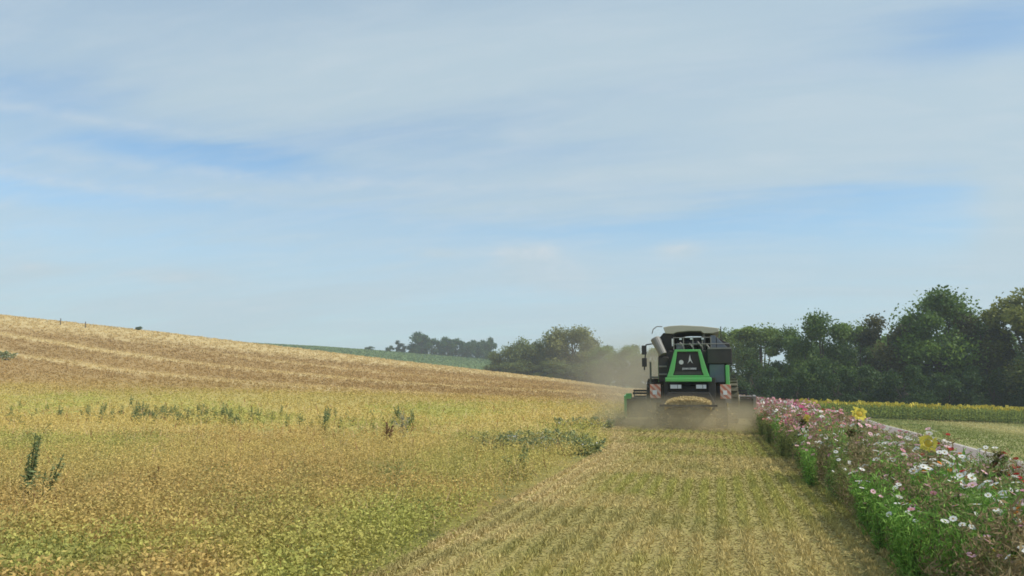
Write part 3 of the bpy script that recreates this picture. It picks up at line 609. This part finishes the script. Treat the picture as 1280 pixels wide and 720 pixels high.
k_cream=paint('cream_tarpaulin',(.46,.44,.36),.8,amt=.3); k_tyre=paint('tyre_rubber',(.02,.02,.02),.9,amt=.5); k_yel=paint('yellow_rim',(.6,.42,.03),.5); k_glass=paint('cab_glass',(.03,.04,.05),.1,amt=.05)
k_white=paint('white_marking',(.75,.75,.73),.5,amt=.15); k_red=paint('red_lens',(.5,.03,.02),.3,amt=.2); k_lamp=paint('lamp_lens',(.62,.66,.70),.2,amt=.15); k_blue=paint('blue_grey_metal',(.09,.12,.17),.5)
def board_mat():
    m,t,b=newmat('warning_stripes'); n=t.nodes.new; lk=t.links.new; tcn=n('ShaderNodeTexCoord'); sp_=n('ShaderNodeSeparateXYZ'); lk(tcn.outputs['Object'],sp_.inputs[0])
    ad=n('ShaderNodeMath'); ad.operation='ADD'; lk(sp_.outputs[0],ad.inputs[0]); lk(sp_.outputs[2],ad.inputs[1]); mu=n('ShaderNodeMath'); mu.operation='MULTIPLY'; lk(ad.outputs[0],mu.inputs[0]); mu.inputs[1].default_value=4.2
    fr=n('ShaderNodeMath'); fr.operation='FRACT'; lk(mu.outputs[0],fr.inputs[0]); gt=n('ShaderNodeMath'); gt.operation='GREATER_THAN'; lk(fr.outputs[0],gt.inputs[0]); gt.inputs[1].default_value=.5
    mx=n('ShaderNodeMix'); mx.data_type='RGBA'; lk(gt.outputs[0],mx.inputs[0]); mx.inputs[6].default_value=(.60,.42,.33,1); mx.inputs[7].default_value=(.50,.17,.10,1); lk(mx.outputs[2],b.inputs['Base Color']); b.inputs['Roughness'].default_value=.5; return m
k_board=board_mat()
class MB:
    def __init__(s): s.bm=bmesh.new()
    def box(s,x0,x1,y0,y1,z0,z1,rot=None,piv=None):
        r=bmesh.ops.create_cube(s.bm,size=1,matrix=Matrix.Translation(((x0+x1)/2,(y0+y1)/2,(z0+z1)/2))@(rot or Matrix.Identity(4))@Matrix.Diagonal((x1-x0,y1-y0,z1-z0,1))); return s
    def prism(s,poly,y0,y1):
        a=[s.bm.verts.new((x,y0,z)) for x,z in poly]; b=[s.bm.verts.new((x,y1,z)) for x,z in poly]; n=len(poly)
        s.bm.faces.new(a); s.bm.faces.new(b[::-1])
        for i in range(n): s.bm.faces.new((a[i],b[i],b[(i+1)%n],a[(i+1)%n]))
        return s
    def frame(s,outer,inner,y0,y1):   # ring prism between two polygons of equal count
        n=len(outer); A=[[s.bm.verts.new((x,y,z)) for x,z in P_] for y in (y0,y1) for P_ in (outer,inner)]
        for i in range(n):
            j=(i+1)%n
            s.bm.faces.new((A[0][i],A[0][j],A[1][j],A[1][i])); s.bm.faces.new((A[2][i],A[3][i],A[3][j],A[2][j])); s.bm.faces.new((A[0][i],A[2][i],A[2][j],A[0][j])); s.bm.faces.new((A[1][i],A[1][j],A[3][j],A[3][i]))
        return s
    def tube(s,p0,p1,r0,r1=None,seg=14):
        r1=r0 if r1 is None else r1; p0=Vector(p0);p1=Vector(p1); d=p1-p0; q=d.to_track_quat('Z','Y').to_matrix().to_4x4()
        bmesh.ops.create_cone(s.bm,cap_ends=True,segments=seg,radius1=r0,radius2=r1,depth=d.length,matrix=Matrix.Translation((p0+p1)/2)@q); return s
    def path(s,pts,r,seg=8):
        for a,b in zip(pts[:-1],pts[1:]): s.tube(a,b,r,seg=seg)
        return s
    def build(s,name,mat,parent,bev=.0,smooth=False):
        bmesh.ops.recalc_face_normals(s.bm,faces=s.bm.faces); me=bpy.data.meshes.new(name); s.bm.to_mesh(me); s.bm.free(); me.materials.append(mat)
        o=link(name,me,parent)
        if bev: m=o.modifiers.new('bevel','BEVEL'); m.width=bev; m.segments=2; m.limit_method='ANGLE'
        return o
a,u=ray(862,534); XC,YC_=c2w(a*29,29)
h=empty('combine_harvester',(XC,YC_,g(XC,YC_)),math.radians(1.0),label='green combine harvester seen from behind, working along the edge of the crop',cat='combine harvester')
ch=MB().box(-1.0,1.35,.9,6.2,.75,1.6).box(-.85,.95,.35,.95,.9,1.55).build('chassis',k_dark,h,.03)
bd=MB().box(-1.12,1.42,.9,5.8,1.6,2.95).box(-1.12,-.72,.55,.9,1.75,2.7).build('body',k_panel,h,.04)
MB().box(-1.15,-1.121,1.0,5.6,1.75,2.5).build('side_panel',k_green,h); MB().box(1.421,1.45,.95,5.6,1.6,2.5).build('side_panel',k_green,h)
# green edge of the right-hand side panel, standing proud of the body
MB().box(1.36,1.5,.5,.92,1.62,2.36).build('rear_panel_edge',k_green,h,.02)
MB().box(.78,1.34,.62,.9,1.72,2.4).build('engine_side_panel',k_blue,h,.02)
# grain tank
tk=MB(); tk.prism([(-1.18,2.9),(-1.18,3.35),(-.92,3.66),(-.50,3.6),(-.50,2.9)],1.2,4.3); tk.prism([(.86,3.0),(.86,3.55),(1.0,3.52),(1.56,3.2),(1.60,3.0)],1.2,4.2); tk.box(-.5,.86,3.6,4.3,2.95,3.6)
tk.build('grain_tank',k_panel,h,.02)
MB().prism([(-.92,3.86),(-.84,3.62),(-.55,3.60),(-.42,3.66),(.05,3.70),(.5,3.69),(.62,3.60),(.95,3.60),(1.2,3.66),(1.15,3.80),(.55,3.88),(-.2,3.93),(-.7,3.91)],1.0,4.4).build('tank_cover',k_cream,h,.02)
MB().box(.86,1.05,.9,1.2,2.96,3.5).prism([(1.08,3.0),(1.08,3.45),(1.5,3.02)],.95,1.15).build('tank_ladder_panel',k_blue,h,.01)
MB().box(.72,1.62,.55,1.3,2.42,3.0).build('cooling_box',k_panel,h,.03)
MB().box(.74,1.60,.54,.556,2.97,3.03).build('cooling_box_rim',k_grey,h)
eng=MB().box(-.42,.72,1.6,3.3,2.95,3.35).tube((-.2,1.5,2.95),(-.2,1.5,3.5),.09).tube((.35,1.45,3.15),(.35,1.45,3.45),.16).tube((.05,1.2,3.2),(.6,1.2,3.2),.10).build('engine',k_dark,h)
ho=MB()
for x,zz in ((-.36,3.1),(.0,3.05),(.3,3.12),(.62,3.02)): ho.path([(x,1.5,zz),(x+.08,.8,zz+.14),(x+.2,.75,zz-.02),(x+.22,1.2,zz-.12)],.03)
ho.build('hose',k_grey,h)
MB().box(-.44,-.16,.9,1.5,2.97,3.22).build('air_filter',k_blue,h,.03)
MB().tube((.62,1.3,3.0),(.62,1.3,3.62),.06).tube((.62,1.3,3.6),(.62,1.15,3.7),.06).build('exhaust',k_grey,h)
MB().box(-1.10,-.80,.5,.55,2.0,2.06).box(-1.10,-.80,.5,.55,2.3,2.36).build('body_step',k_grey,h)
rl=MB(); 
rl.path([(-.52,.6,3.17),(1.55,.6,3.17)],.018); rl.path([(-.52,.6,3.42),(.85,.6,3.42)],.015)
for x in (-.52,-.15,.2,.55,.86): rl.path([(x,.6,2.95),(x,.6,3.44)],.016)
rl.build('handrail',k_grey,h)
for x in (-.30,.10,.52): MB().box(x,x+.09,.56,.62,3.34,3.40).build('work_light',k_lamp,h)
MB().box(-.60,-.54,.85,1.0,3.12,3.40).build('marker_light',k_white,h)
# rear hood
outer=[(-.47,2.94),(.47,2.94),(.70,2.14),(.78,1.92),(-.78,1.92),(-.70,2.14)]; inner=[(-.38,2.86),(.38,2.86),(.50,2.16),(.56,1.98),(-.56,1.98),(-.50,2.16)]
MB().frame(outer,inner,0,.55).build('rear_hood',k_green,h,.015)
MB().prism([(p[0],p[1]) for p in inner],.10,.5).build('hood_panel',k_panel,h)
MB().box(-.50,.50,.04,.098,2.155,2.165).build('hood_seam',k_dark,h)
gr=MB()
for z in (2.02,2.06,2.10): gr.box(-.5,.5,.075,.098,z,z+.015)
gr.build('hood_grille',k_grey,h)
# markings on the dark hood panel: round sticker, leaping emblem, thin strip of lettering
MB().tube((-.24,.098,2.47),(-.24,.085,2.47),.085,seg=20).build('round_sticker',k_white,h)
MB().prism([(-.02,2.42),(.03,2.50),(.055,2.66),(.09,2.76),(.10,2.64),(.125,2.55),(.19,2.42),(.14,2.46),(.09,2.53),(.05,2.48)],.085,.098).build('emblem',k_white,h)
tm=bpy.data.curves.new('maker_lettering','FONT'); tm.body='JOHN DEERE'; tm.size=.085; tm.align_x='CENTER'; tm.extrude=.003
to=bpy.data.objects.new('lettering',tm); COL.objects.link(to); to.parent=h; to.location=(.05,.09,2.20); to.rotation_euler=(math.pi/2,0,0); to.scale=(1.05,1,1); tm.materials.append(k_white); tm.offset=.004
bpy.context.view_layer.update(); lm=bpy.data.meshes.new_from_object(to.evaluated_get(bpy.context.evaluated_depsgraph_get())); lo=link('lettering_strip',lm,h,to.location.copy()); lo.rotation_euler=to.rotation_euler; lo.scale=to.scale; bpy.data.objects.remove(to)
MB().box(-.84,.84,-.06,.35,1.74,1.90).build('rear_bumper',k_green,h,.03)
MB().box(-.9,-.72,.2,.9,1.0,1.9).build('rear_frame',k_dark,h,.02); MB().box(.72,.98,.2,.9,1.0,1.9).build('rear_frame',k_dark,h,.02)
for x0,x1 in ((-.68,-.24),(.26,.66)):
    b_=MB().box(x0,x1,.0,.12,1.47,1.65).build('tail_light',k_dark,h,.01)
    MB().box(x0+.02,x0+(x1-x0)*.62,-.02,-.001,1.49,1.63).build('lamp_lens',k_lamp,b_); MB().box(x0+(x1-x0)*.66,x1-.02,-.02,-.001,1.49,1.63).build('lamp_lens',k_lamp,b_)
for x0,x1,z0 in ((-1.42,-1.02,1.13),(1.14,1.52,1.12)):
    b_=MB().box(x0,x1,.1,.13,z0,z0+.52).build('warning_board',k_board,h,.01); MB().box((x0+x1)/2-.03,(x0+x1)/2+.03,.13,.9,z0+.35,z0+.41).build('board_bracket',k_grey,b_)
    MB().box(x0+.10,x1-.14,.085,.099,z0+.14,z0+.30).build('reflector',k_white,b_)
MB().prism([(-.75,1.35),(.75,1.35),(.95,.95),(.85,.75),(-.85,.75),(-.95,.95)],-.05,.85).build('straw_chopper',k_dark,h,.02)
dk=MB()
for x in (-.5,.5): dk.tube((x,-.25,.72),(x,-.25,.80),.42,seg=20)
dk.build('chaff_spreader',k_dark,h)
MB().box(-1.0,1.0,-1.35,-1.28,.86,.93).box(-.98,-.93,-1.3,.2,.86,.92).box(.93,.98,-1.3,.2,.86,.92).build('spreader_hoop',k_dark,h)
MB().box(-1.35,1.55,.95,1.15,.95,1.08).build('rear_crossbar',k_grey,h)
# unloading auger folded back on the left, its end hanging down
MB().tube((-1.22,4.6,3.25),(-1.15,.7,3.32),.17).build('unloading_auger',k_grey,h)
MB().tube((-1.22,.75,3.40),(-.92,.55,2.78),.19,.15).build('auger_spout',k_grey,h)
def wheel(x,y,r,w,side):
    t=MB(); seg=40
    t.tube((x-w/2,y,r),(x+w/2,y,r),r*.93,seg=seg)
    for k in range(22):
        a=6.283*k/22
        for s in (-1,1):
            c=Vector((x+s*w*.22,y+math.cos(a+s*.07)*r*.955,r+math.sin(a+s*.07)*r*.955)); M=Matrix.Translation(c)@Matrix.Rotation(a,4,'X')@Matrix.Rotation(s*.5,4,'Y' if False else 'Z')
            bmesh.ops.create_cube(t.bm,size=1,matrix=Matrix.Translation(c)@Matrix.Rotation(a,4,'X')@Matrix.Diagonal((w*.46,r*.10,.06,1)))
    wt=t.build('wheel',k_tyre,h)
    xo=x+side*w/2
    MB().tube((xo-side*.02,y,r),(xo+side*.02,y,r),r*.56,seg=28).build('rim',k_yel,wt)
    MB().tube((xo,y,r),(xo+side*.08,y,r),r*.2,seg=16).build('hub',k_grey,wt)
wheel(-1.55,5.3,.95,.62,-1); wheel(1.65,5.3,.95,.62,1); wheel(-1.05,1.6,.62,.42,-1); wheel(1.2,1.6,.62,.42,1)
# cab
cb=MB().prism([(-.75,1.9),(-.85,2.6),(-.78,3.45),(.98,3.45),(1.05,2.6),(.95,1.9)],5.9,7.3).build('cab',k_glass,h,.04)
MB().box(-.85,1.05,5.8,7.45,3.45,3.62).build('cab_roof',k_green,cb,.05)
MB().path([(-1.35,.9,3.60),(-1.30,.9,3.78),(-1.15,.9,3.89),(-.95,.9,3.88)],.018).build('beacon_bracket',k_grey,h)
mr_=MB().path([(-.9,6.3,3.35),(-1.5,6.2,3.52),(-1.95,6.1,3.45),(-2.05,6.1,2.3)],.03).build('mirror_arm',k_dark,h)
for z0,z1 in ((3.0,3.42),(2.45,2.85)): MB().box(-2.15,-1.93,6.05,6.12,z0,z1).build('mirror',k_dark,mr_,.02)
MB().path([(1.3,3,3.5),(1.3,3,4.0)],.02).build('aerial',k_dark,h)
# ladder on the left side
ld=MB().path([(-1.62,4.0,.6),(-1.62,4.0,2.6)],.025).path([(-1.62,3.5,.6),(-1.62,3.5,2.6)],.025)
for z in (.7,1.0,1.3,1.6,1.9): ld.path([(-1.62,3.5,z),(-1.62,4.0,z)],.022)
ld.box(-1.62,-1.14,3.4,5.7,1.93,1.98); ld.build('ladder',k_grey,h)
# header
hx0,hx1,hy=-2.98,2.72,7.3
hd=MB().box(hx0,hx1,hy,hy+.12,.22,1.02).box(hx0,hx1,hy+.1,hy+1.1,.12,.22).box(hx0+.1,hx1-.1,hy-.14,hy,.84,.98).build('header',k_dark,h,.02)
MB().box(hx0,hx1,hy-.02,hy+.1,1.03,1.07).build('header_top_beam',k_grey,hd)
for x,s in ((hx0,-1),(hx1,1)):
    sh=MB(); y0=hy-.1
    sh.bm.verts.ensure_lookup_table(); A=[(y0,.15),(y0,1.12),(y0+.7,1.18),(y0+1.6,.6),(y0+2.2,.15)]
    va=[sh.bm.verts.new((x,yy,zz)) for yy,zz in A]; vb=[sh.bm.verts.new((x+s*.12,yy,zz)) for yy,zz in A]; sh.bm.faces.new(va); sh.bm.faces.new(vb[::-1])
    for i in range(5): sh.bm.faces.new((va[i],vb[i],vb[(i+1)%5],va[(i+1)%5]))
    sh.build('end_shield',k_green if s<0 else k_grey,hd)
MB().box(hx0-.02,hx0+.22,hy-.2,hy+.3,.98,1.24).build('end_guard',k_green,hd,.02)
MB().box(1.25,hx1-.05,hy-.3,hy+.2,1.075,1.14).box(1.5,1.8,hy-.3,hy-.2,1.14,1.26).build('drive_cover',k_grey,hd,.02)
MB().box(-.55,.75,6.0,hy,.5,1.3).build('feeder_house',k_panel,h,.03)
MB().tube((hx0+.15,hy+.45,.55),(hx1-.15,hy+.45,.55),.2).build('header_auger',k_grey,hd)
rt=MB().tube((hx0+.2,hy+1.2,.95),(hx1-.2,hy+1.2,.95),.06)
for k in range(6):
    a=k*math.pi/3+.3; yy=hy+1.2+.42*math.cos(a); zz=.95+.42*math.sin(a); rt.box(hx0+.2,hx1-.2,yy-.02,yy+.02,zz-.05,zz+.05)
    for x in (hx0+.25,-.1,hx1-.25): rt.tube((x,hy+1.2,.95),(x,yy,zz),.02,seg=6)
rt.build('reel',k_dark,hd)
# chaff and straw
n=14000; u1=rng.random(n); v1=rng.random(n); 
hx=rng.uniform(-.8,.8,n); hy_=-rng.random(n)**.8*1.1; top=.98+.24*np.sqrt(np.clip(1-(hx/.82)**2,0,1)); hz=np.where(rng.random(n)<.93,top-.28*rng.random(n)*(1+hy_*.3),top*rng.random(n)); hx=np.where(hz<.80,rng.normal(size=n)*.75,hx); hz=np.maximum(.05,hz+hy_*.10)
wx,wy=XC,YC_; c=np.stack([wx+hx,wy-.1+hy_,g(wx,wy)+hz],-1); t2=rng.random((n,1))
link('flying_straw',arr_mesh('flying_straw',leafquads(c,.09,.035,.0),4,m_straw,np.array([.48,.36,.15])*(1-t2)+np.array([.62,.48,.24])*t2),label='yellow straw and chaff pouring out of the back of the harvester',cat='straw',kind='stuff')

# ---------------------------------------------------------------- dust and air
def vol_mat(name,col,dens,hetero=True,scale=.35,power=1.2):
    m=bpy.data.materials.new(name); m.use_nodes=True; t=m.node_tree; t.nodes.clear(); n=t.nodes.new; lk=t.links.new
    o=n('ShaderNodeOutputMaterial'); pv=n('ShaderNodeVolumePrincipled'); pv.inputs['Color'].default_value=(*col,1); pv.inputs['Anisotropy'].default_value=.2; lk(pv.outputs[0],o.inputs['Volume']); pv.inputs['Density'].default_value=dens
    if hetero:
        tcn=n('ShaderNodeTexCoord'); 
        ln=n('ShaderNodeVectorMath'); ln.operation='LENGTH'; lk(tcn.outputs['Object'],ln.inputs[0])
        mr=n('ShaderNodeMapRange'); mr.interpolation_type='SMOOTHSTEP'; mr.inputs[1].default_value=1.0; mr.inputs[2].default_value=.15; mr.inputs[3].default_value=0; mr.inputs[4].default_value=1; lk(ln.outputs['Value'],mr.inputs[0])
        ge=n('ShaderNodeNewGeometry'); no=n('ShaderNodeTexNoise'); no.inputs['Scale'].default_value=scale; no.inputs['Detail'].default_value=3; lk(ge.outputs['Position'],no.inputs[0])
        m2=n('ShaderNodeMapRange'); m2.inputs[1].default_value=.32; m2.inputs[2].default_value=.68; m2.inputs[3].default_value=.15; m2.inputs[4].default_value=1.5; lk(no.outputs[0],m2.inputs[0])
        a=n('ShaderNodeMath'); a.operation='MULTIPLY'; lk(mr.outputs[0],a.inputs[0]); lk(m2.outputs[0],a.inputs[1]); b=n('ShaderNodeMath'); b.operation='MULTIPLY'; lk(a.outputs[0],b.inputs[0]); b.inputs[1].default_value=dens; lk(b.outputs[0],pv.inputs['Density'])
    return m
def blob(name,loc,sc,mat,label):
    bm=bmesh.new(); bmesh.ops.create_icosphere(bm,subdivisions=3,radius=1); me=bpy.data.meshes.new(name); bm.to_mesh(me); bm.free(); me.materials.append(mat)
    o=link(name,me,None,loc,label=label,cat='dust',kind='stuff'); o.scale=sc; return o
def place(px,D,z): a,u=ray(px,482); X,Y=c2w(a*D,D); return (X,Y,g(X,Y)+z)
blob('dust_cloud',(XC-.3,YC_+.6,.35),(4.3,4.8,1.15),vol_mat('dust_low',(.70,.60,.40),.68,scale=1.1),'yellowish dust rolling low behind the harvester over the header')
blob('dust_plume',place(792,50,2.0),(6.0,15,4.4),vol_mat('dust_plume',(.62,.57,.46),.05,scale=.25),'thin brown dust plume drifting left of the harvester before the trees')
bm=bmesh.new(); bmesh.ops.create_cube(bm,size=1); me=bpy.data.meshes.new('haze'); bm.to_mesh(me); bm.free(); me.materials.append(vol_mat('haze_air',(.80,.88,.97),.00055,False))
HAZE=True
if HAZE:
    o=link('haze',me,None,(0,0,25),label='thin blue air between the camera and the far hill',cat='haze',kind='stuff'); o.scale=(3040,3040,75)
print('objects',len(scn.objects))
